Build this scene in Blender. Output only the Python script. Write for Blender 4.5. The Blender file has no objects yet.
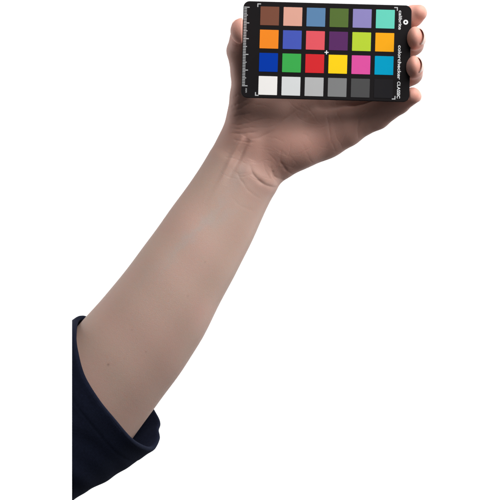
import bpy, bmesh, math
import numpy as np
from mathutils import Vector, Matrix

# ------------------------------------------------------------------ camera
SC = bpy.context.scene
COL = SC.collection
S = 0.109 / 168.3            # metres per photograph pixel in the plane of the card
CAM_D = 1.0                  # camera to card plane, metres
DP = CAM_D / S               # the same in pixels
Z0 = 1.35
cam_data = bpy.data.cameras.new('camera')
cam_data.sensor_width = 36.0
cam_data.lens = 36.0 * CAM_D / (500 * S)
cam_data.clip_start = 0.05
cam_data.clip_end = 60
cam = bpy.data.objects.new('camera', cam_data)
COL.objects.link(cam)
cam.location = (0, -CAM_D, Z0)
cam.rotation_euler = (math.pi / 2, 0, 0)
SC.camera = cam

# ------------------------------------------------------------------ light
world = bpy.data.worlds.new('World')
SC.world = world
world.use_nodes = True
bg = world.node_tree.nodes['Background']
bg.inputs[0].default_value = (0.93, 0.96, 1.0, 1)
bg.inputs[1].default_value = 0.115


def area(name, loc, target, sx, sy, watts, color=(1, 1, 1)):
    l = bpy.data.lights.new(name, 'AREA')
    l.shape = 'RECTANGLE'
    l.size, l.size_y = sx, sy
    l.energy = watts
    l.color = color
    o = bpy.data.objects.new(name, l)
    COL.objects.link(o)
    o.location = loc
    o.rotation_euler = (Vector(target) - Vector(loc)).to_track_quat('-Z', 'Y').to_euler()
    return o


area('key_softbox', (0.50, -0.42, 2.16), (0.02, 0.0, 1.42), 0.95, 0.95, 23.5, (1.0, 0.985, 0.968))
area('backdrop_lamp', (-1.5, 0.75, 1.4), (0.2, 2.1, 1.35), 0.9, 1.6, 39)
area('backdrop_lamp', (1.5, 0.75, 1.4), (-0.2, 2.1, 1.35), 0.9, 1.6, 39)

vs = SC.view_settings
vs.view_transform = 'Standard'
vs.look = 'None'
vs.exposure = 0.0
vs.gamma = 1.0
SC.cycles.max_bounces = 8


# ------------------------------------------------------------------ helpers
def p(x, y, d):
    """photograph pixel + depth (px) -> builder space (px units about the optical axis)"""
    f = (DP + d) / DP
    return np.array([(x - 250) * f, (y - 250) * f, d], dtype=np.float64)


def to_world(q):
    q = np.asarray(q, dtype=np.float64)
    return np.stack([q[..., 0] * S, q[..., 2] * S, Z0 - q[..., 1] * S], axis=-1)


def link_mesh(name, verts, faces, mat, parent=None, smooth=True):
    me = bpy.data.meshes.new(name)
    me.from_pydata([tuple(v) for v in verts], [], [tuple(f) for f in faces])
    me.update()
    if smooth:
        me.polygons.foreach_set('use_smooth', np.ones(len(me.polygons), dtype=bool))
    o = bpy.data.objects.new(name, me)
    COL.objects.link(o)
    if mat:
        me.materials.append(mat)
    if parent:
        o.parent = parent
    return o


def empty(name, loc):
    o = bpy.data.objects.new(name, None)
    COL.objects.link(o)
    o.location = loc
    o.empty_display_size = 0.02
    return o


def keep_parent(o, par):
    o.parent = par
    bpy.context.view_layer.update()
    o.matrix_parent_inverse = par.matrix_world.inverted()


def srgb(r, g, b):
    def c(v):
        v /= 255.0
        return v / 12.92 if v <= 0.04045 else ((v + 0.055) / 1.055) ** 2.4
    return (c(r), c(g), c(b), 1)


def new_mat(name):
    m = bpy.data.materials.new(name)
    m.use_nodes = True
    nt = m.node_tree
    return m, nt, nt.nodes['Principled BSDF']


def node(nt, kind, **kw):
    n = nt.nodes.new(kind)
    for k, v in kw.items():
        setattr(n, k, v)
    return n


# ------------------------------------------------------------------ materials
def print_mat(name, col, rough=0.55, grain=0.03, spec=0.3):
    """flat matt paint with a faint grain"""
    m, nt, b = new_mat(name)
    tc = node(nt, 'ShaderNodeTexCoord')
    nz = node(nt, 'ShaderNodeTexNoise')
    nz.inputs['Scale'].default_value = 2600
    nz.inputs['Detail'].default_value = 3
    nt.links.new(tc.outputs['Object'], nz.inputs['Vector'])
    n2 = node(nt, 'ShaderNodeTexNoise')
    n2.inputs['Scale'].default_value = 90
    nt.links.new(tc.outputs['Object'], n2.inputs['Vector'])
    mr = node(nt, 'ShaderNodeMapRange')
    mr.inputs['From Min'].default_value = 0.25
    mr.inputs['From Max'].default_value = 0.75
    mr.inputs['To Min'].default_value = 1 - grain
    mr.inputs['To Max'].default_value = 1 + grain
    add = node(nt, 'ShaderNodeMath', operation='ADD')
    half = node(nt, 'ShaderNodeMath', operation='MULTIPLY')
    half.inputs[1].default_value = 0.5
    nt.links.new(nz.outputs['Fac'], add.inputs[0])
    nt.links.new(n2.outputs['Fac'], add.inputs[1])
    nt.links.new(add.outputs[0], half.inputs[0])
    nt.links.new(half.outputs[0], mr.inputs['Value'])
    mx = node(nt, 'ShaderNodeVectorMath', operation='SCALE')
    mx.inputs[0].default_value = col[:3]
    nt.links.new(mr.outputs[0], mx.inputs['Scale'])
    nt.links.new(mx.outputs[0], b.inputs['Base Color'])
    b.inputs['Roughness'].default_value = rough
    b.inputs['Specular IOR Level'].default_value = spec
    bp = node(nt, 'ShaderNodeBump')
    bp.inputs['Strength'].default_value = 0.15
    bp.inputs['Distance'].default_value = 0.00005
    nt.links.new(nz.outputs['Fac'], bp.inputs['Height'])
    nt.links.new(bp.outputs[0], b.inputs['Normal'])
    return m


def skin_mat():
    m, nt, b = new_mat('skin')
    tc = node(nt, 'ShaderNodeTexCoord')

    def noise(scale, detail=3, rough=0.55):
        n = node(nt, 'ShaderNodeTexNoise')
        n.inputs['Scale'].default_value = scale
        n.inputs['Detail'].default_value = detail
        n.inputs['Roughness'].default_value = rough
        nt.links.new(tc.outputs['Object'], n.inputs['Vector'])
        return n

    def attr(name):
        return node(nt, 'ShaderNodeAttribute', attribute_name=name)

    def mix(fac, a, bcol, blend='MIX'):
        n = node(nt, 'ShaderNodeMix', data_type='RGBA', blend_type=blend)
        if hasattr(fac, 'is_output'):
            nt.links.new(fac, n.inputs[0])
        else:
            n.inputs[0].default_value = fac
        for s, v in ((n.inputs[6], a), (n.inputs[7], bcol)):
            if hasattr(v, 'is_output'):
                nt.links.new(v, s)
            else:
                s.default_value = v
        return n.outputs[2]

    def rng(sock, a, c, lo=0.0, hi=1.0):
        n = node(nt, 'ShaderNodeMapRange')
        n.inputs['From Min'].default_value = a
        n.inputs['From Max'].default_value = c
        n.inputs['To Min'].default_value = lo
        n.inputs['To Max'].default_value = hi
        nt.links.new(sock, n.inputs['Value'])
        return n.outputs[0]

    base = (0.438, 0.300, 0.252, 1)
    pinkish = (0.452, 0.290, 0.246, 1)
    sallow = (0.425, 0.306, 0.252, 1)
    c = mix(rng(noise(38, 4).outputs['Fac'], 0.35, 0.65), pinkish, sallow)
    c = mix(0.38, c, base)
    c = mix(rng(noise(420, 4, 0.65).outputs['Fac'], 0.52, 0.80, 0, 0.35), c, (0.50, 0.29, 0.235, 1))
    c = mix(rng(noise(950, 2).outputs['Fac'], 0.35, 0.75, 0, 0.22), c, (0.42, 0.285, 0.225, 1))
    c = mix(attr('palm').outputs['Fac'], c, (0.500, 0.275, 0.224, 1))
    c = mix(attr('flush').outputs['Fac'], c, (0.730, 0.345, 0.275, 1))
    c = mix(attr('vein').outputs['Fac'], c, (0.36, 0.335, 0.315, 1))
    c = mix(attr('mole').outputs['Fac'], c, (0.09, 0.05, 0.035, 1))
    nt.links.new(c, b.inputs['Base Color'])
    b.inputs['Roughness'].default_value = 0.54
    b.inputs['Specular IOR Level'].default_value = 0.24
    b.inputs['Subsurface Weight'].default_value = 0.35
    b.inputs['Subsurface Radius'].default_value = (1.0, 0.36, 0.20)
    b.inputs['Subsurface Scale'].default_value = 0.0030
    # skin relief: fine cells and pores
    vo = node(nt, 'ShaderNodeTexVoronoi', feature='DISTANCE_TO_EDGE')
    vo.inputs['Scale'].default_value = 900
    wob = noise(300, 2)
    ad = node(nt, 'ShaderNodeVectorMath', operation='MULTIPLY_ADD')
    ad.inputs[1].default_value = (0.003, 0.003, 0.003)
    nt.links.new(wob.outputs['Color'], ad.inputs[0])
    nt.links.new(tc.outputs['Object'], ad.inputs[2])
    nt.links.new(ad.outputs[0], vo.inputs['Vector'])
    vr = rng(vo.outputs['Distance'], 0.0, 0.16)
    b1 = node(nt, 'ShaderNodeBump')
    b1.inputs['Strength'].default_value = 0.22
    b1.inputs['Distance'].default_value = 0.00009
    nt.links.new(vr, b1.inputs['Height'])
    b2 = node(nt, 'ShaderNodeBump')
    b2.inputs['Strength'].default_value = 0.13
    b2.inputs['Distance'].default_value = 0.00028
    nt.links.new(noise(190, 5, 0.6).outputs['Fac'], b2.inputs['Height'])
    nt.links.new(b1.outputs[0], b2.inputs['Normal'])
    nt.links.new(b2.outputs[0], b.inputs['Normal'])
    return m


def nail_mat():
    m, nt, b = new_mat('nail')
    tc = node(nt, 'ShaderNodeTexCoord')
    nz = node(nt, 'ShaderNodeTexNoise')
    nz.inputs['Scale'].default_value = 400
    nt.links.new(tc.outputs['Object'], nz.inputs['Vector'])
    cr = node(nt, 'ShaderNodeValToRGB')
    cr.color_ramp.elements[0].color = (0.66, 0.44, 0.37, 1)
    cr.color_ramp.elements[1].color = (0.73, 0.53, 0.46, 1)
    nt.links.new(nz.outputs['Fac'], cr.inputs[0])
    nt.links.new(cr.outputs[0], b.inputs['Base Color'])
    b.inputs['Roughness'].default_value = 0.32
    return m


def cloth_mat():
    m, nt, b = new_mat('navy_cotton')
    tc = node(nt, 'ShaderNodeTexCoord')
    mp = node(nt, 'ShaderNodeMapping')
    mp.inputs['Rotation'].default_value = (0, math.radians(-33), 0)
    nt.links.new(tc.outputs['Object'], mp.inputs['Vector'])
    w1 = node(nt, 'ShaderNodeTexWave', bands_direction='X')
    w2 = node(nt, 'ShaderNodeTexWave', bands_direction='Z')
    for w in (w1, w2):
        w.inputs['Scale'].default_value = 620
        w.inputs['Distortion'].default_value = 1.2
        nt.links.new(mp.outputs[0], w.inputs['Vector'])
    nz = node(nt, 'ShaderNodeTexNoise')
    nz.inputs['Scale'].default_value = 700
    nz.inputs['Detail'].default_value = 4
    nt.links.new(tc.outputs['Object'], nz.inputs['Vector'])
    mu = node(nt, 'ShaderNodeMath', operation='MULTIPLY')
    nt.links.new(w1.outputs['Fac'], mu.inputs[0])
    nt.links.new(w2.outputs['Fac'], mu.inputs[1])
    ad = node(nt, 'ShaderNodeMath', operation='ADD')
    nt.links.new(mu.outputs[0], ad.inputs[0])
    nt.links.new(nz.outputs['Fac'], ad.inputs[1])
    cr = node(nt, 'ShaderNodeValToRGB')
    cr.color_ramp.elements[0].position = 0.3
    cr.color_ramp.elements[0].color = (0.0022, 0.0032, 0.0092, 1)
    cr.color_ramp.elements[1].position = 1.3
    cr.color_ramp.elements[1].color = (0.0066, 0.0095, 0.0245, 1)
    nt.links.new(ad.outputs[0], cr.inputs[0])
    nt.links.new(cr.outputs[0], b.inputs['Base Color'])
    b.inputs['Roughness'].default_value = 0.9
    b.inputs['Specular IOR Level'].default_value = 0.12
    b.inputs['Sheen Weight'].default_value = 0.03
    b.inputs['Sheen Roughness'].default_value = 0.5
    b.inputs['Sheen Tint'].default_value = (0.45, 0.55, 1, 1)
    bp = node(nt, 'ShaderNodeBump')
    bp.inputs['Strength'].default_value = 0.5
    bp.inputs['Distance'].default_value = 0.0003
    nt.links.new(ad.outputs[0], bp.inputs['Height'])
    nt.links.new(bp.outputs[0], b.inputs['Normal'])
    return m


M_SKIN, M_NAIL, M_CLOTH = skin_mat(), nail_mat(), cloth_mat()
M_CARD = print_mat('black_card', srgb(21, 18, 20), 0.65, 0.16, 0.12)
M_WHITE = print_mat('white_print', srgb(236, 238, 240), 0.55, 0.02)
M_GREY = print_mat('grey_print', srgb(190, 192, 194), 0.55, 0.02)

# ------------------------------------------------------------------ backdrop
mb, nt, b = new_mat('white_backdrop_paper')
nz = node(nt, 'ShaderNodeTexNoise')
nz.inputs['Scale'].default_value = 60
cr = node(nt, 'ShaderNodeValToRGB')
cr.color_ramp.elements[0].color = (0.86, 0.86, 0.86, 1)
cr.color_ramp.elements[1].color = (0.90, 0.90, 0.90, 1)
nt.links.new(nz.outputs['Fac'], cr.inputs[0])
nt.links.new(cr.outputs[0], b.inputs['Base Color'])
b.inputs['Roughness'].default_value = 0.9
b.inputs['Specular IOR Level'].default_value = 0.1
BX, BY, BT = 1.85, 2.1, 0.005
bd = link_mesh('backdrop', [(-BX, BY, 0.25), (BX, BY, 0.25), (BX, BY, 2.45), (-BX, BY, 2.45),
                            (-BX, BY + BT, 0.25), (BX, BY + BT, 0.25), (BX, BY + BT, 2.45), (-BX, BY + BT, 2.45)],
               [(0, 1, 2, 3), (7, 6, 5, 4), (0, 4, 5, 1), (1, 5, 6, 2), (2, 6, 7, 3), (3, 7, 4, 0)], mb, smooth=False)
bd['kind'] = 'structure'
bd['label'] = 'plain bright white studio backdrop'
bd['category'] = 'backdrop'

# ------------------------------------------------------------------ the colour chart
CARD_W, CARD_H, CARD_T = 168.3, 96.6, 2.6
CARD_ROT = math.radians(1.55)
CARD_TL = np.array([243.6 - 250, 0.9 - 250])
cu = np.array([math.cos(CARD_ROT), math.sin(CARD_ROT)])
cv = np.array([-math.sin(CARD_ROT), math.cos(CARD_ROT)])

chart = empty('color_chart', tuple(to_world(np.array([*(CARD_TL + cu * CARD_W / 2 + cv * CARD_H), CARD_T / 2]))))
chart['label'] = 'small black card with 24 coloured squares held upright in the hand'
chart['category'] = 'colour chart'
bpy.context.view_layer.update()


def chart_pt(u, v, h):
    """card-local px (u right, v down, h towards the viewer) -> world"""
    q = CARD_TL + cu * u + cv * v
    return to_world(np.array([q[0], q[1], -h]))


def rounded_outline(u0, v0, u1, v1, r, n):
    pts = []
    for cx, cy, a0 in ((u1 - r, v1 - r, 0), (u0 + r, v1 - r, 90), (u0 + r, v0 + r, 180), (u1 - r, v0 + r, 270)):
        for i in range(n + 1):
            a = math.radians(a0 + 90 * i / n)
            pts.append((cx + r * math.cos(a), cy + r * math.sin(a)))
    return pts


def slab(name, u0, v0, u1, v1, r, h0, h1, bev, mat, n=6):
    """rounded slab from height h0 to h1 with a small bevel round its front (and back) edge"""
    rings = []
    prof = [(h0, bev), (h0 + bev * 0.4, bev * 0.25), (h0 + bev, 0), (h1 - bev, 0), (h1 - bev * 0.4, bev * 0.25), (h1, bev)]
    verts, faces = [], []
    for h, ins in prof:
        o = rounded_outline(u0 + ins, v0 + ins, u1 - ins, v1 - ins, max(r - ins, 0.05), n)
        rings.append(len(verts))
        verts += [chart_pt(u, v, h) for u, v in o]
    k = (n + 1) * 4
    for a, c in zip(rings[:-1], rings[1:]):
        for i in range(k):
            j = (i + 1) % k
            faces.append((a + i, c + i, c + j, a + j))
    faces.append(tuple(rings[0] + i for i in range(k)))
    faces.append(tuple(rings[-1] + i for i in reversed(range(k))))
    o = link_mesh(name, verts, faces, mat, smooth=False)
    for pl in o.data.polygons:
        pl.use_smooth = len(pl.vertices) == 4
    keep_parent(o, chart)
    return o


def quads(name, rects, h0, h1, mat):
    verts, faces = [], []
    for u0, v0, u1, v1 in rects:
        i = len(verts)
        for h in (h0, h1):
            verts += [chart_pt(u0, v0, h), chart_pt(u1, v0, h), chart_pt(u1, v1, h), chart_pt(u0, v1, h)]
        faces += [(i + 4, i + 7, i + 6, i + 5), (i, i + 1, i + 2, i + 3), (i, i + 4, i + 5, i + 1), (i + 1, i + 5, i + 6, i + 2),
                  (i + 2, i + 6, i + 7, i + 3), (i + 3, i + 7, i + 4, i)]
    o = link_mesh(name, verts, faces, mat, smooth=False)
    keep_parent(o, chart)
    return o


body = slab('card_body', 0, 0, CARD_W, CARD_H, 6.2, -CARD_T, 0, 0.5, M_CARD, 8)
body['label'] = 'black matt card with rounded corners'

PATCHES = [
    ('brown', 122, 77, 61), ('light skin pink', 222, 166, 148), ('slate blue', 92, 131, 171), ('olive green', 86, 110, 54),
    ('lavender', 140, 132, 188), ('aqua', 102, 206, 185),
    ('orange', 244, 138, 38), ('periwinkle blue', 72, 89, 183), ('coral red', 226, 88, 98), ('purple', 90, 46, 99),
    ('lime green', 181, 208, 56), ('amber', 242, 167, 26),
    ('deep blue', 2, 57, 168), ('green', 62, 172, 80), ('red', 214, 44, 50), ('yellow', 250, 210, 26),
    ('magenta pink', 220, 82, 160), ('cyan blue', 0, 156, 196),
    ('white', 242, 240, 238), ('pale grey', 217, 220, 221), ('light grey', 182, 183, 184), ('mid grey', 128, 129, 130),
    ('dark grey', 78, 78, 79), ('black', 34, 33, 36)]
PU, PV, PITCH_U, PITCH_V, PHALF = 26.5, 14.4, 23.12, 23.2, 9.35
for i, (nm, r, g, bl) in enumerate(PATCHES):
    c, rr = i % 6, i // 6
    u, v = PU + PITCH_U * c, PV + PITCH_V * rr
    o = slab('color_patch', u - PHALF, v - PHALF, u + PHALF, v + PHALF, 0.35, 0.02, 0.22, 0.06,
             print_mat('paint_' + nm.replace(' ', '_'), srgb(r, g, bl), 0.70, 0.022, 0.06), 2)
    o['label'] = nm + ' square'

# millimetre scale along one short edge
ticks = []
for k in range(51):
    v = 6.2 + k * 78.6 / 50
    if k % 10 == 0:
        ticks.append((0.7, v - 0.42, 6.2, v + 0.42))
    elif k % 5 == 0:
        ticks.append((0.7, v - 0.40, 4.6, v + 0.40))
    else:
        ticks.append((0.7, v - 0.36, 3.6, v + 0.36))
quads('ruler_scale', ticks, 0.02, 0.10, M_GREY)
for k in (0, 1, 2, 3):
    du = 13.9 if k % 2 == 0 else CARD_W - 13.9
    dv = 2.1 if k < 2 else CARD_H - 2.1
    su = 1 if k % 2 == 0 else -1
    sv = 1 if k < 2 else -1
    a = sorted((du, du + su * 3.6)); e = sorted((dv, dv + sv * 0.95))
    f = sorted((du, du + su * 0.95)); g = sorted((dv + sv * 0.95, dv + sv * 3.6))
    quads('corner_mark', [(a[0], e[0], a[1], e[1]), (f[0], g[0], f[1], g[1])], 0.02, 0.10, M_GREY)
mu, mv = PU + 2.5 * PITCH_U, PV + 1.5 * PITCH_V
quads('center_cross', [(mu - 2.0, mv - 0.45, mu + 2.0, mv + 0.45), (mu - 0.45, mv - 2.0, mu + 0.45, mv - 0.45),
                       (mu - 0.45, mv + 0.45, mu + 0.45, mv + 2.0)], 0.02, 0.10, M_WHITE)


def lettering(text, u_base, v0, v1, height, mat, bold=0.0):
    """text reading down the card, baseline at u_base, running from v0 to v1, x-height scale in px"""
    cd = bpy.data.curves.new('lettering', 'FONT')
    cd.body = text
    cd.size = 1.0
    cd.offset = bold
    cd.resolution_u = 4
    t = bpy.data.objects.new('lettering_source', cd)
    COL.objects.link(t)
    bpy.context.view_layer.update()
    me = bpy.data.meshes.new_from_object(t.evaluated_get(bpy.context.evaluated_depsgraph_get()))
    co = np.array([v.co[:] for v in me.vertices])
    x0, x1 = co[:, 0].min(), co[:, 0].max()
    bpy.data.objects.remove(t)
    for v, c in zip(me.vertices, co):
        w = chart_pt(u_base + c[1] * height, v0 + (c[0] - x0) / (x1 - x0) * (v1 - v0), 0.08)
        v.co = w
    me.name = 'lettering'
    me.materials.clear()
    me.materials.append(mat)
    o = bpy.data.objects.new('lettering', me)
    COL.objects.link(o)
    keep_parent(o, chart)
    return o


o = lettering('calibrite', 155.6, 5.4, 24.6, 4.6, M_WHITE, 0.012)
o['label'] = 'maker name printed small beside a ring'
o = lettering('colorchecker', 155.9, 40.2, 74.6, 4.7, M_WHITE, 0.022)
o = lettering('CLASSIC', 155.9, 76.4, 93.3, 4.3, M_WHITE, 0.022)
o = lettering('mm', 4.2, 87.3, 91.6, 3.2, M_GREY, 0.0)
rv, rf, n = [], [], 40
for i in range(n):
    a = 2 * math.pi * i / n
    rv += [chart_pt(162.6 + 2.45 * math.cos(a), 16.9 + 2.45 * math.sin(a), 0.08),
           chart_pt(162.6 + 0.95 * math.cos(a), 16.9 + 0.95 * math.sin(a), 0.08)]
for i in range(n):
    j = (i + 1) % n
    rf.append((2 * i, 2 * i + 1, 2 * j + 1, 2 * j))
ring = link_mesh('logo_ring', rv, rf, M_WHITE, smooth=False)
keep_parent(ring, chart)


# ------------------------------------------------------------------ arm and hand: signed distance field, px units
def smin(a, b_, k):
    h = np.clip(0.5 + 0.5 * (b_ - a) / k, 0, 1)
    return b_ + (a - b_) * h - k * h * (1 - h)


def smax(a, b_, k):
    return -smin(-a, -b_, k)


def rcone(P, a, r1, c, r2):
    """round cone between two spheres"""
    a = np.asarray(a, dtype=P.dtype); c = np.asarray(c, dtype=P.dtype)
    ba = c - a
    l2 = float(ba @ ba)
    rr = r1 - r2
    a2 = l2 - rr * rr
    il2 = 1.0 / l2
    pa = P - a
    y = pa @ ba
    z = y - l2
    x2 = (((pa * l2) - y[..., None] * ba) ** 2).sum(-1)
    y2, z2 = y * y * l2, z * z * l2
    k = np.sign(rr) * rr * rr * x2
    out = (np.sqrt(x2 * a2 * il2) + y * rr) * il2 - r1
    c1 = np.sign(z) * a2 * z2 > k
    out = np.where(c1, np.sqrt(x2 + z2) * il2 - r2, out)
    c2 = (~c1) & (np.sign(y) * a2 * y2 < k)
    out = np.where(c2, np.sqrt(x2 + y2) * il2 - r1, out)
    return out


def ellip(P, c, r, R=None):
    q = P - np.asarray(c, dtype=P.dtype)
    if R is not None:
        q = q @ np.asarray(R, dtype=P.dtype)
    r = np.asarray(r, dtype=P.dtype)
    k0 = np.sqrt(((q / r) ** 2).sum(-1))
    k1 = np.sqrt(((q / (r * r)) ** 2).sum(-1)) + 1e-6
    return k0 * (k0 - 1.0) / k1


# forearm outline in the photograph -> centre line and half width along its axis
AX = np.array([-0.557, 0.8305]); EX = np.array([0.8305, 0.557])
A0 = np.array([243.0, 165.0])
LEFT = np.array([(237, 100), (231.5, 112), (222.5, 129), (200.5, 168), (191, 181), (166, 216), (140, 251.4), (117, 282), (92, 310), (76, 328), (52, 356), (0, 410)], float)
RIGHT = np.array([(318, 150), (300, 171), (286, 180.5), (274.3, 191), (269.5, 202), (264, 214), (252, 241.6), (238, 269.6), (224, 295), (212, 320), (202, 340),
                  (176, 380), (153, 410), (133, 438), (95, 490), (60, 540)], float)


def profile():
    ls, la = (LEFT - A0) @ AX, (LEFT - A0) @ EX
    rs, ra = (RIGHT - A0) @ AX, (RIGHT - A0) @ EX
    s = np.arange(-60, 340, 2.0)
    l = np.interp(s, ls, la)
    r = np.interp(s, rs, ra)
    kern = np.exp(-0.5 * (np.arange(-12, 13) / 5.0) ** 2)
    kern /= kern.sum()
    pad = lambda a: np.convolve(np.pad(a, 12, mode='reflect', reflect_type='odd'), kern, mode='valid')
    l, r = pad(l), pad(r)
    return s, (l + r) / 2, (r - l) / 2


PS, PC, PW = profile()
# depth of the forearm: it comes a little towards the viewer at the elbow
DS = np.array([-60, -20, 0, 40, 90, 150, 220, 340.0])
DC = np.array([54, 53, 51, 46, 38, 31, 26, 22.0])
DB = np.array([24, 26, 27, 29, 34, 41, 46, 50.0])
_kern = np.exp(-0.5 * (np.arange(-20, 21) / 9.0) ** 2)
_kern /= _kern.sum()
PDC, PDB = [np.convolve(np.pad(np.interp(PS, DS, a_), 20, mode='reflect', reflect_type='odd'), _kern, mode='valid') for a_ in (DC, DB)]


def forearm(P):
    f = (DP + P[..., 2]) / DP
    x = P[..., 0] / f + 250 - A0[0]
    y = P[..., 1] / f + 250 - A0[1]
    s = x * AX[0] + y * AX[1]
    e = x * EX[0] + y * EX[1]
    ra = np.interp(s, PS, PW)
    ca = np.interp(s, PS, PC)
    rb = np.interp(s, PS, PDB)
    cb = np.interp(s, PS, PDC)
    u = (e - ca) / ra
    w = (P[..., 2] - cb) / rb
    # a little squarer than an ellipse, flatter on the palm side
    k = (np.abs(u) ** 2.25 + np.abs(w) ** 2.25) ** (1 / 2.25)
    d = (k - 1) * np.minimum(ra, rb)
    d = smax(d, -22 - s, 30.0)          # the hand takes over past the wrist
    d = smax(d, s - 302, 8.0)          # the elbow lies inside the sleeve
    # end of the arm inside the sleeve, on the same plane as the sleeve's end
    xx = P[..., 0] / f + 250
    return np.maximum(d, 74.2 - xx).astype(P.dtype)


def finger(P, pts, k=3.0):
    out = None
    for (a, ra), (c, rc) in zip(pts[:-1], pts[1:]):
        d = rcone(P, p(*a), ra, p(*c), rc)
        out = d if out is None else smin(out, d, k)
    return out


def hand(P):
    # --- palm
    d = rcone(P, p(252, 146, 55), 27, p(318, 108, 70), 21)                       # middle of the palm
    d = smin(d, rcone(P, p(250, 140, 57), 24, p(302, 62, 62), 16.5), 10)         # index metacarpal
    d = smin(d, rcone(P, p(262, 150, 55), 25, p(325, 86, 66), 17), 10)
    d = smin(d, rcone(P, p(281.5, 151.5, 54), 26.5, p(323, 134.3, 56), 24.8), 10)    # heel on the little finger side
    d = smin(d, rcone(P, p(323, 133.5, 56), 24.5, p(344, 127.5, 50), 20.5), 8)
    d = smin(d, ellip(P, p(292, 145, 43), (27, 20, 16)), 12)
    d = smin(d, rcone(P, p(246, 141, 54), 25, p(244.3, 97, 46), 14.4), 9)      # thumb metacarpal
    d = smin(d, ellip(P, p(262, 119, 51), (26, 29, 19)), 10)                     # ball of the thumb
    # --- thumb
    th = finger(P, [((244.5, 96, 46), 14.2), ((243.9, 73, 36), 12.9), ((240, 51, 25), 13.2)], 4)
    th = smin(th, rcone(P, p(240, 51, 25), 13.2, p(241.8, 31, 6), 10.4), 2.5)
    th = smin(th, ellip(P, p(241.8, 31.0, -1.5), (11.4, 13.0, 10.0)), 2)
    # pad pressed against the card edge
    q = P[..., :2] - CARD_TL.astype(P.dtype)
    uu = q @ cu.astype(P.dtype)
    vv = q @ cv.astype(P.dtype)
    edge = np.maximum(-uu - 0.1, P[..., 2] - CARD_T - 0.3)     # inside = right of the left edge and in front of the back
    th = smax(th, -edge, 1.6)
    # --- fingers
    ix = finger(P, [((302, 62, 62), 16), ((370, 34, 50), 13), ((402, 22.0, 28), 13.6), ((418.8, 12.9, 9), 8.0)], 3)
    ix = smin(ix, ellip(P, p(412.5, 16.5, 12.5), (10, 11.0, 8.4)), 3)
    md = finger(P, [((325, 86, 66), 16), ((380, 62, 54), 12.5), ((412.3, 44.3, 26), 11.0), ((415.8, 39.8, 6), 9.0)], 4)
    md = smin(md, ellip(P, p(414.7, 38.0, -1), (7.0, 11.2, 12.0)), 7)
    md = smin(md, ellip(P, p(416.4, 38.4, 1.5), (8.4, 9.8, 11.0)), 2.5)
    rg = finger(P, [((328, 106, 60), 16), ((384, 90, 52), 12.3), ((411.3, 73.8, 26), 10.8), ((414.4, 68.8, 6), 8.8)], 4)
    rg = smin(rg, ellip(P, p(413.9, 66.8, -1), (6.7, 11.0, 12.0)), 7)
    rg = smin(rg, ellip(P, p(414.9, 67.0, 1.5), (8.2, 9.6, 11.0)), 2.5)
    pk = finger(P, [((344, 127.5, 50), 19.0), ((376, 115.8, 42), 14.0), ((399, 102.8, 26), 10.8), ((412.3, 95.8, 9), 8.6)], 4)
    fg = smin(smin(ix, md, 1.2), smin(rg, pk, 1.2), 1.2)
    fg = smin(fg, th, 1.0)
    d = smin(d, fg, 5)
    # room for the card itself
    box = np.maximum(np.maximum(np.abs(uu - CARD_W / 2) - CARD_W / 2, np.abs(vv - CARD_H / 2) - CARD_H / 2),
                     np.abs(P[..., 2] - CARD_T / 2) - CARD_T / 2) - 0.2
    return smax(d, -box, 1.0)


HB0, HB1 = p(205, -12, -24), p(446, 232, 112)


def field(P):
    d = forearm(P)
    m = np.all((P > HB0.astype(P.dtype)) & (P < HB1.astype(P.dtype)), axis=-1)
    if m.any():
        h = hand(P[m])
        # fade the hand's influence out towards the edge of its box
        d[m] = smin(d[m], h, 11.0)
    return d


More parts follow.
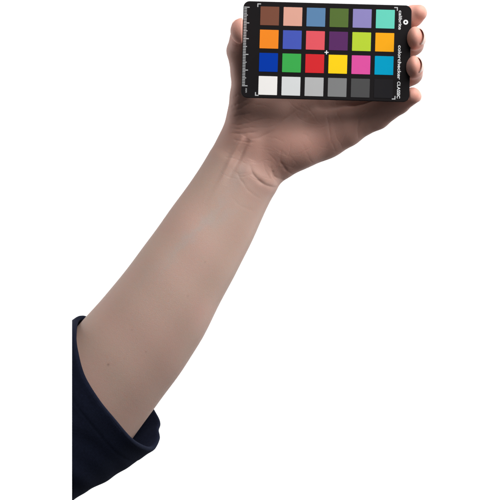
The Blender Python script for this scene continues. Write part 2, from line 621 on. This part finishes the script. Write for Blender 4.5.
def surface_nets():
    h = 1.25
    lo = np.array([-182.0, -262.0, -34.0]); hi = np.array([194.0, 262.0, 104.0])
    n = np.ceil((hi - lo) / h).astype(int) + 1
    xs = [(lo[i] + h * np.arange(n[i])).astype(np.float32) for i in range(3)]
    V = np.empty(n, dtype=np.float32)
    for i in range(0, n[0], 16):
        P = np.stack(np.meshgrid(xs[0][i:i + 16], xs[1], xs[2], indexing='ij'), axis=-1)
        V[i:i + 16] = field(P)
    V[[0, -1]] = np.maximum(V[[0, -1]], 0.1)
    V[:, [0, -1]] = np.maximum(V[:, [0, -1]], 0.1)
    V[:, :, [0, -1]] = np.maximum(V[:, :, [0, -1]], 0.1)
    ins = V < 0
    cnt = np.zeros(tuple(n - 1), dtype=np.int8)
    for a in (0, 1):
        for c in (0, 1):
            for e in (0, 1):
                cnt += ins[a:n[0] - 1 + a, c:n[1] - 1 + c, e:n[2] - 1 + e]
    act = (cnt > 0) & (cnt < 8)
    idx = np.full(act.shape, -1, dtype=np.int64)
    cells = np.argwhere(act)
    idx[act] = np.arange(len(cells))
    acc = np.zeros((len(cells), 3)); num = np.zeros(len(cells))
    corners = [(a, c, e) for a in (0, 1) for c in (0, 1) for e in (0, 1)]
    for a in range(8):
        for c in range(a + 1, 8):
            ca, cb = np.array(corners[a]), np.array(corners[c])
            if np.abs(ca - cb).sum() != 1:
                continue
            va = V[tuple((cells + ca).T)]; vb = V[tuple((cells + cb).T)]
            m = (va < 0) != (vb < 0)
            t = np.where(m, va / np.where(m, va - vb, 1), 0)[:, None]
            acc += np.where(m[:, None], ca + (cb - ca) * t, 0)
            num += m
    verts = lo + h * (cells + acc / num[:, None])
    faces = []
    for ax in range(3):
        o1, o2 = [(1, 2), (2, 0), (0, 1)][ax]
        sl0 = [slice(None)] * 3; sl1 = [slice(None)] * 3
        sl0[ax] = slice(0, -1); sl1[ax] = slice(1, None)
        A, B = ins[tuple(sl0)], ins[tuple(sl1)]
        e = np.argwhere(A != B)
        e = e[(e[:, o1] > 0) & (e[:, o2] > 0) & (e[:, o1] < n[o1] - 1) & (e[:, o2] < n[o2] - 1)]
        flip = ~A[tuple(e.T)]
        d1 = np.zeros(3, int); d1[o1] = 1
        d2 = np.zeros(3, int); d2[o2] = 1
        q = np.stack([idx[tuple((e - d1 - d2).T)], idx[tuple((e - d2).T)], idx[tuple(e.T)], idx[tuple((e - d1).T)]], axis=1)
        q[flip] = q[flip][:, ::-1]
        faces.append(q)
    return verts, np.concatenate(faces)


def grad(P, eps=0.35, d0=None):
    d0 = field(P) if d0 is None else d0
    g = np.empty_like(P)
    for i in range(3):
        o = np.zeros(3, dtype=P.dtype); o[i] = eps
        g[:, i] = field(P + o) - d0
    return g / eps


def project(P, steps=3, rate=0.9):
    for _ in range(steps):
        d = field(P)
        g = grad(P, 0.35, d)
        l2 = np.maximum((g * g).sum(1), 0.15)
        mv = (d / l2)[:, None] * g * rate
        ln = np.linalg.norm(mv, axis=1, keepdims=True)
        P = P - mv * np.minimum(1, 1.2 / np.maximum(ln, 1e-9))
    return P


def subdivide(verts, faces):
    """split every quad into four"""
    n = len(verts)
    ed = np.concatenate([faces[:, [0, 1]], faces[:, [1, 2]], faces[:, [2, 3]], faces[:, [3, 0]]])
    ed.sort(axis=1)
    key = ed[:, 0] * n + ed[:, 1]
    uniq, inv = np.unique(key, return_inverse=True)
    a, c = uniq // n, uniq % n
    mid = (verts[a] + verts[c]) / 2
    cen = verts[faces].mean(axis=1)
    nf = len(faces)
    e = inv.reshape(4, nf) + n
    ci = n + len(uniq) + np.arange(nf)
    f = np.concatenate([
        np.stack([faces[:, 0], e[0], ci, e[3]], 1), np.stack([e[0], faces[:, 1], e[1], ci], 1),
        np.stack([ci, e[1], faces[:, 2], e[2]], 1), np.stack([e[3], ci, e[2], faces[:, 3]], 1)])
    return np.concatenate([verts, mid, cen]), f


def relax(verts, faces, it=2, lam=0.5):
    e = np.concatenate([faces[:, [0, 1]], faces[:, [1, 2]], faces[:, [2, 3]], faces[:, [3, 0]]])
    e = np.concatenate([e, e[:, ::-1]])
    for _ in range(it):
        cntv = np.bincount(e[:, 0], minlength=len(verts)).astype(float)
        avg = np.stack([np.bincount(e[:, 0], weights=verts[e[:, 1], i], minlength=len(verts)) for i in range(3)], 1) / cntv[:, None]
        verts = verts + lam * (avg - verts)
    return verts


def dist_polyline(xy, pts, reach=16.0):
    pts = np.asarray(pts, float)
    m = np.all((xy > pts.min(0) - reach) & (xy < pts.max(0) + reach), axis=1)
    best = np.full(len(xy), 1e9); pos = np.zeros(len(xy)); side = np.zeros(len(xy))
    if m.any():
        best[m], pos[m], side[m] = dist_polyline_all(xy[m], pts)
    return best, pos, side


def dist_polyline_all(xy, pts):
    best = np.full(len(xy), 1e9)
    pos = np.zeros(len(xy))
    side = np.zeros(len(xy))
    pts = np.asarray(pts, float)
    n = len(pts) - 1
    for i in range(n):
        a, c = pts[i], pts[i + 1]
        ba = c - a
        t = np.clip(((xy - a) @ ba) / (ba @ ba), 0, 1)
        dv = xy - a - t[:, None] * ba
        dd = np.linalg.norm(dv, axis=1)
        m = dd < best
        best[m] = dd[m]
        pos[m] = (i + t[m]) / n
        side[m] = np.sign(ba[0] * dv[m, 1] - ba[1] * dv[m, 0])
    return best, pos, side


def smooth_line(pts, n=6):
    pts = np.asarray(pts, float)
    if len(pts) < 3:
        return pts
    P_ = np.vstack([2 * pts[0] - pts[1], pts, 2 * pts[-1] - pts[-2]])
    out = []
    for i in range(1, len(P_) - 2):
        for t in np.linspace(0, 1, n, endpoint=False):
            a, b_, c, d = P_[i - 1], P_[i], P_[i + 1], P_[i + 2]
            out.append(0.5 * (2 * b_ + (c - a) * t + (2 * a - 5 * b_ + 4 * c - d) * t * t + (3 * b_ - a - 3 * c + d) * t ** 3))
    out.append(pts[-1])
    return np.array(out)


# creases and folds on the palm side: (points in the photograph, depth px, width px)
CREASES = [
    # ball-of-thumb line
    ([(303, 103), (296, 110), (288, 117), (280, 123), (272, 130.5), (262, 136.5), (248, 139), (234, 136)], 1.1, 1.9),
    # wrist folds under the little finger side
    ([(249, 163), (253, 173), (260, 181), (268, 186), (280, 187)], 1.45, 2.4),
    ([(270, 165), (272, 171), (276, 177), (286, 181)], 1.35, 1.9),
    ([(279, 156), (282, 165), (288, 172), (296, 175)], 1.1, 1.7),
    ([(236, 169), (241, 180), (248, 190), (261, 199)], 0.45, 1.4),
    ([(231, 197), (241, 206), (257, 212)], 0.2, 1.4),
    ([(262, 160), (266, 172), (272, 180)], 0.4, 1.3),
    # folds of the thumb's base
    ([(231, 107), (239, 103), (249, 99)], 1.44, 1.5),
    ([(229, 111.5), (240, 108), (252, 102)], 0.88, 1.2),
    ([(229, 117), (240, 115), (252, 113)], 0.96, 1.4),
    ([(228, 123), (240, 124.5), (254, 122)], 0.80, 1.3),
    ([(229, 128), (242, 129), (256, 126)], 0.72, 1.2),
    ([(230, 133), (244, 133.5), (258, 131)], 1.28, 1.5),
    ([(233, 138.5), (243, 142), (256, 142)], 0.88, 1.3),
    ([(233, 97), (240, 94), (248, 92)], 0.96, 1.3),
    # little finger base and the end of the heart line
    ([(371, 104), (365, 111), (359.5, 119), (357.5, 129), (359, 140)], 1.0, 1.5),
    ([(326, 106), (328, 122), (331, 140), (336.5, 154)], 0.55, 1.3),
    ([(318, 112), (308, 117), (298, 120)], 0.5, 2.2),
    ([(344, 104), (338, 112), (333, 121)], 0.45, 1.7),
    ([(285, 148), (292, 158), (300, 168)], 0.2, 1.2),
    ([(300, 140), (306, 152), (312, 163)], 0.22, 1.3),
    ([(272, 146), (281, 151), (290, 158)], 0.28, 1.3),
    # finger joints
    ([(229, 40), (236, 45), (243, 45.5)], 0.5, 1.5),
    ([(228, 50), (235, 52), (242, 51)], 0.3, 1.1),
]


def build_arm():
    v, f = surface_nets()
    v = project(v, 3)
    v = relax(v, f, 2, 0.4)
    v = project(v, 2)
    v, f = subdivide(v, f)
    v = project(v, 2)
    v = relax(v, f, 2, 0.5)
    nrm = grad(v, 0.9)
    nrm /= np.maximum(np.linalg.norm(nrm, axis=1, keepdims=True), 1e-6)
    # projected photograph coordinates of each vertex, used only to lay out folds, veins and colour
    fct = (DP + v[:, 2]) / DP
    xy = np.stack([v[:, 0] / fct + 250, v[:, 1] / fct + 250], 1)
    facing = np.clip((-nrm[:, 2] + 0.25) / 0.5, 0, 1)
    rng = np.random.default_rng(4)
    disp = np.zeros(len(v))
    hw = facing * np.clip((235 - xy[:, 1]) / 12, 0, 1)
    wob = np.stack([np.sin(xy[:, 1] * 0.33) * 0.6 + np.sin(xy[:, 0] * 0.21 + xy[:, 1] * 0.5) * 0.5,
                    np.sin(xy[:, 0] * 0.31 + 1) * 0.6 + np.sin(xy[:, 1] * 0.27 - xy[:, 0] * 0.44) * 0.5], 1)
    for ci_, (pts, dep, wid) in enumerate(CREASES):
        d, t, sd = dist_polyline(xy + wob * 0.45, smooth_line(pts))
        taper = 0.60 * np.sin(np.pi * np.clip(t, 0.0, 1.0)) ** 0.8 * (0.68 + 0.32 * np.sin(t * 17 + ci_ * 1.9) * np.sin(t * 7.3 + ci_))
        disp -= hw * taper * dep * np.exp(-np.abs(d / (wid * 0.78)) ** 1.5)
        disp += hw * taper * dep * 0.10 * np.exp(-((d - wid * 2.3) / (wid * 1.3)) ** 2)     # skin bunched beside the fold
    # the heel of the hand overhangs the wrist fold
    d, t, sd = dist_polyline(xy, smooth_line(CREASES[1][0]), 30)
    disp += hw * np.where(sd < 0, 1.0, 0.0) * 0.9 * np.sin(np.pi * np.clip(t, 0, 1)) * (np.exp(-d / 9.0) - np.exp(-d / 1.3))
    # fine random skin lines over the palm, running across it
    for _ in range(80):
        c = np.array([rng.uniform(228, 345), rng.uniform(100, 178)])
        ang = rng.normal(-0.9 if c[0] > 270 else 0.05, 0.35)
        if c[0] > 270:
            ang += rng.choice([0, 1.45])
        ln = rng.uniform(5, 15)
        dv = np.array([math.cos(ang), math.sin(ang)]) * ln
        bend = np.array([-dv[1], dv[0]]) * rng.normal(0, 0.18)
        d, t, sd = dist_polyline(xy + wob * 0.7, smooth_line([c - dv, c + bend, c + dv], 4))
        disp -= hw * np.sin(np.pi * np.clip(t, 0.0, 1.0)) * rng.uniform(0.05, 0.13) * np.exp(-(d / rng.uniform(0.6, 0.95)) ** 2)
    # wrist tendons
    for pts, amp, wid in ([(244, 136), (239.5, 144), (233, 156), (226, 170), (219, 184), (206, 206)], 1.7, 2.8), \
                         ([(252, 160), (244, 178), (232, 202)], 0.7, 4.5):
        d, t, sd = dist_polyline(xy, smooth_line(pts))
        tp = np.sin(np.pi * np.clip(t, 0, 1) ** 0.5) ** 1.2
        disp += facing * tp * amp * np.exp(-(d / wid) ** 2)
    d, t, sd = dist_polyline(xy, smooth_line([(249, 139), (243.5, 149), (239.5, 158), (233, 170), (225, 186)]))
    disp -= facing * np.sin(np.pi * np.clip(t, 0, 1) ** 0.6) * 1.9 * np.exp(-(d / 2.7) ** 2)
    # slow unevenness of the flesh
    disp += 0.2 * (np.sin(xy[:, 0] * 0.060 + 1.3) * np.sin(xy[:, 1] * 0.052 + 0.4) + 0.6 * np.sin(xy[:, 0] * 0.11 - xy[:, 1] * 0.083))
    cut = np.clip((xy[:, 0] - 76) / 4, 0, 1)
    # nothing may push into the card
    q2 = v[:, :2] - CARD_TL
    away = np.maximum(np.maximum(np.abs(q2 @ cu - CARD_W / 2) - CARD_W / 2, q2 @ cv - CARD_H), v[:, 2] - CARD_T)
    disp = np.where(disp > 0, disp * np.clip((away - 2) / 14, 0, 1), disp)
    v = v + nrm * (disp * cut)[:, None]
    o = link_mesh('arm', to_world(v), f, M_SKIN)
    o['label'] = 'bare forearm and hand, palm towards the viewer, fingers curled round the card'
    me = o.data

    def layer(name, val):
        a = me.attributes.new(name, 'FLOAT', 'POINT')
        a.data.foreach_set('value', np.clip(val, 0, 1).astype(np.float32))
    # palm skin is redder than the arm's
    s_ax = (xy - A0) @ AX
    palm = np.clip((12 - s_ax) / 34, 0, 1) * (0.35 + 0.65 * facing)
    layer('palm', 0.85 * palm)
    tips = [(241, 31, 3, 15), (417, 16, 10, 15), (416, 40, -2, 16), (415, 69, -2, 16), (413, 97, 9, 13)]
    fl = np.zeros(len(v))
    for x, y, d_, r in tips:
        fl = np.maximum(fl, np.exp(-(np.linalg.norm(v - p(x, y, d_), axis=1) / r) ** 2))
    fl = np.maximum(fl, 0.18 * np.exp(-(((xy - (318, 142)) / (34, 16)) ** 2).sum(1)) * facing)
    layer('flush', 0.9 * fl)
    vn = np.zeros(len(v))
    for pts, amp, wid in ([(232, 186), (222, 203), (212, 217), (198, 229), (183, 243), (171, 257), (160, 280)], 0.62, 4.8), \
                         ([(238, 205), (222, 219), (206, 226)], 0.45, 5), ([(245, 160), (238, 176), (230, 192)], 0.35, 6), \
                         ([(171, 257), (166, 262), (150, 270), (132, 300)], 0.22, 6):
        d, t, sd = dist_polyline(xy + wob * 2.5, smooth_line(pts))
        vn = np.maximum(vn, 0.6 * amp * np.sin(np.pi * np.clip(t, 0.03, 0.97)) ** 0.6 * np.exp(-(d / wid) ** 2))
    layer('vein', vn * facing)
    ml = np.zeros(len(v))
    for x, y, r, a in ((108.3, 364.6, 1.2, 0.45), (146, 352, 0.9, 0.2), (188, 296, 0.9, 0.18), (132, 330, 0.8, 0.2), (205, 262, 0.8, 0.15)):
        ml = np.maximum(ml, a * np.exp(-(np.linalg.norm(xy - (x, y), axis=1) / r) ** 2))
    layer('mole', ml * facing)
    return o


person = empty('person', tuple(to_world(p(110, 420, 28))))
person['label'] = 'bare left arm raised out of a navy sleeve, gripping the colour chart'
person['category'] = 'person'
bpy.context.view_layer.update()
arm = build_arm()
keep_parent(arm, person)


# ------------------------------------------------------------------ fingernails
def nail(c, axis, normal, rn, rw, l_back, l_front, half_deg):
    """curved plate: c on the finger's axis, axis towards the tip, normal where the nail faces"""
    a = np.array(axis, float); a /= np.linalg.norm(a)
    n = np.array(normal, float); n -= a * (n @ a); n /= np.linalg.norm(n)
    w = np.cross(a, n)
    NI, NJ = 14, 12
    verts, faces = [], []
    for lay in (0, 1):
        for i in range(NI + 1):
            t = i / NI
            for j in range(NJ + 1):
                th = math.radians(half_deg) * (2 * j / NJ - 1)
                edge = abs(2 * j / NJ - 1)
                l = -l_back * (1 - 0.18 * edge ** 2) + t * (l_front * (1 - 0.22 * edge ** 3) + l_back * (1 - 0.18 * edge ** 2))
                r_in = -0.75 * lay - 0.5 * max(0, t - 0.6) ** 2 - 2.4 * max(0, 0.22 - t) / 0.22 - 0.5 * edge ** 6
                q = c + a * l + n * ((rn + r_in) * math.cos(th)) + w * ((rw + r_in) * math.sin(th))
                verts.append(q)
    K = (NI + 1) * (NJ + 1)
    g = lambda lay, i, j: lay * K + i * (NJ + 1) + j
    for i in range(NI):
        for j in range(NJ):
            faces.append((g(0, i, j), g(0, i, j + 1), g(0, i + 1, j + 1), g(0, i + 1, j)))
            faces.append((g(1, i, j), g(1, i + 1, j), g(1, i + 1, j + 1), g(1, i, j + 1)))
    for i in range(NI):
        faces.append((g(0, i, 0), g(0, i + 1, 0), g(1, i + 1, 0), g(1, i, 0)))
        faces.append((g(0, i, NJ), g(1, i, NJ), g(1, i + 1, NJ), g(0, i + 1, NJ)))
    for j in range(NJ):
        faces.append((g(0, 0, j), g(1, 0, j), g(1, 0, j + 1), g(0, 0, j + 1)))
        faces.append((g(0, NI, j), g(0, NI, j + 1), g(1, NI, j + 1), g(1, NI, j)))
    o = link_mesh('fingernail', to_world(np.array(verts)), faces, M_NAIL)
    bm = bmesh.new(); bm.from_mesh(o.data); bmesh.ops.recalc_face_normals(bm, faces=bm.faces[:]); bm.to_mesh(o.data); bm.free()
    for pl in o.data.polygons:
        pl.use_smooth = True
    keep_parent(o, arm)
    return o


nail(p(416.3, 38.4, 2), (-0.24, -0.08, -1), (1, -0.05, -0.24), 9.5, 10.2, 7, 10.2, 58)
nail(p(414.5, 66.9, 2), (-0.24, -0.08, -1), (1, -0.08, -0.24), 9.4, 10.0, 7, 10.2, 58)
nail(p(413, 15.6, 16), p(419, 12.6, 9) - p(404, 20.5, 28), (0.5, -0.25, 0.8), 9.5, 9.0, 6, 11, 55)
nail(p(408, 98.4, 13.5), p(412, 96.2, 9) - p(399, 103.3, 24), (0.75, -0.1, 0.65), 9.4, 9.0, 5, 10.5, 55)
nail(p(241.4, 33, 5), p(241.8, 30, 3) - p(240.2, 51, 22), (-0.55, 0.05, 1.0), 10.4, 10.8, 9, 10.0, 50)


# ------------------------------------------------------------------ sleeve
def build_sleeve():
    NT = 220
    th = np.linspace(0, 2 * math.pi, NT, endpoint=False)
    ctl = [(78, 319.5, 32), (75.6, 333, -9), (77.5, 351, -22), (84.5, 376, -30), (99, 400, -34), (114, 418.5, -33), (131, 438, -24),
           (144, 446.5, -8), (153.5, 447.5, 10), (158.9, 438, 25), (158.0, 429.5, 36), (159.4, 421.5, 47), (152.5, 408, 63), (139, 384, 82),
           (121, 355, 86), (101, 328, 74), (87, 317.5, 54)]
    cl = np.array(ctl, float)
    m = len(cl)
    base = np.empty((NT, 3))
    for k, u in enumerate(np.linspace(0, m, NT, endpoint=False)):
        i = int(u); t = u - i
        a, b_, c, d = cl[(i - 1) % m], cl[i % m], cl[(i + 1) % m], cl[(i + 2) % m]
        q = 0.5 * (2 * b_ + (c - a) * t + (2 * a - 5 * b_ + 4 * c - d) * t * t + (3 * b_ - a - 3 * c + d) * t ** 3)
        base[k] = p(*q)
    dirv = np.array([-0.84, 0.543, -0.05])
    tang = np.roll(base, -2, axis=0) - np.roll(base, 2, axis=0)
    rad = np.cross(tang, dirv)
    rad /= np.linalg.norm(rad, axis=1, keepdims=True)
    if ((base - base.mean(0)) * rad).sum() < 0:
        rad = -rad
    for _ in range(6):
        rad = (np.roll(rad, 1, axis=0) + 2 * rad + np.roll(rad, -1, axis=0)) / 4
    rad /= np.linalg.norm(rad, axis=1, keepdims=True)
    rng = np.random.default_rng(7)
    X = lambda d: (72.0 - 250) * (DP + d) / DP
    tmax = np.maximum((base[:, 0] - X(base[:, 2])) / 0.84, 2.5)

    def wrinkle(t, outer):
        w = 0.8 * np.sin(2 * th + t * 0.035 + 0.5) * np.clip(t / 30, 0, 1)
        w += 0.9 * np.sin(th * 4 + 0.055 * t + 1.1) * np.clip((t - 4) / 30, 0, 1)
        w += 0.3 * np.sin(t * 0.12 + 2.2 * np.sin(th * 2) + 1.0) * np.clip((t - 8) / 20, 0, 1)
        w += 0.25 * np.sin(t * 0.27 + 3 * np.sin(th * 3 + 1)) * np.clip((t - 10) / 20, 0, 1)
        # soft fold that shows on the lower outline
        w += 0.5 * np.exp(-((t - 56 - 8 * np.sin(th)) / 9) ** 2) - 0.7 * np.exp(-((t - 72 - 8 * np.sin(th)) / 7) ** 2)
        return w if outer else w
    rows = []
    inner = [(1.0, -2.6), (0.8, -2.6), (0.6, -2.6), (0.45, -2.6), (0.3, -2.6), (0.2, -2.6), (0.12, -2.5), (0.06, -2.5)]
    for u, off in inner:
        t = u * tmax
        rows.append(base + dirv * t[:, None] + rad * (off + wrinkle(t, False))[:, None])
    for t0, off in ((3.0, -2.5), (1.2, -2.4), (0.2, -1.9), (-0.5, -1.0), (-0.7, 0.2), (-0.2, 1.5), (1.2, 2.3), (2.4, 2.5)):
        t = np.minimum(t0, tmax * 0.9)
        rows.append(base + dirv * (t * np.ones(NT))[:, None] + rad * off)
    for u in np.concatenate([np.linspace(0.03, 1, 70)]):
        t = np.maximum(u * tmax, np.minimum(2.6, tmax * 0.95))
        seam = -0.18 * np.exp(-((t - 21) / 1.1) ** 2) + 0.25 * np.clip((21 - t) / 3, 0, 1) * np.clip(t / 5, 0, 1)
        rows.append(base + dirv * t[:, None] + rad * (1.6 + 0.9 * np.exp(-(t / 7.0) ** 2) + wrinkle(t, True) + seam)[:, None])
    R = np.array(rows)
    # end flush with the plane where the sleeve stops
    lim = (72.0 - 250) * (DP + R[..., 2]) / DP
    R[..., 0] = np.maximum(R[..., 0], lim)
    R[0, :, 0] = lim[0]; R[-1, :, 0] = lim[-1]
    nr = len(R)
    verts = R.reshape(-1, 3)
    faces = []
    for i in range(nr):
        i2 = (i + 1) % nr
        for j in range(NT):
            j2 = (j + 1) % NT
            faces.append((i * NT + j, i2 * NT + j, i2 * NT + j2, i * NT + j2))
    faces.append(tuple((nr - 1) * NT + j for j in range(NT)))     # the cloth closes the end
    o = link_mesh('sleeve', to_world(verts), faces, M_CLOTH)
    bm = bmesh.new(); bm.from_mesh(o.data)
    bmesh.ops.recalc_face_normals(bm, faces=bm.faces[:])
    bm.to_mesh(o.data); bm.free()
    o['label'] = 'dark navy cotton sleeve pushed back to the elbow'
    for pl in o.data.polygons:
        pl.use_smooth = len(pl.vertices) == 4
    keep_parent(o, person)
    return o


build_sleeve()
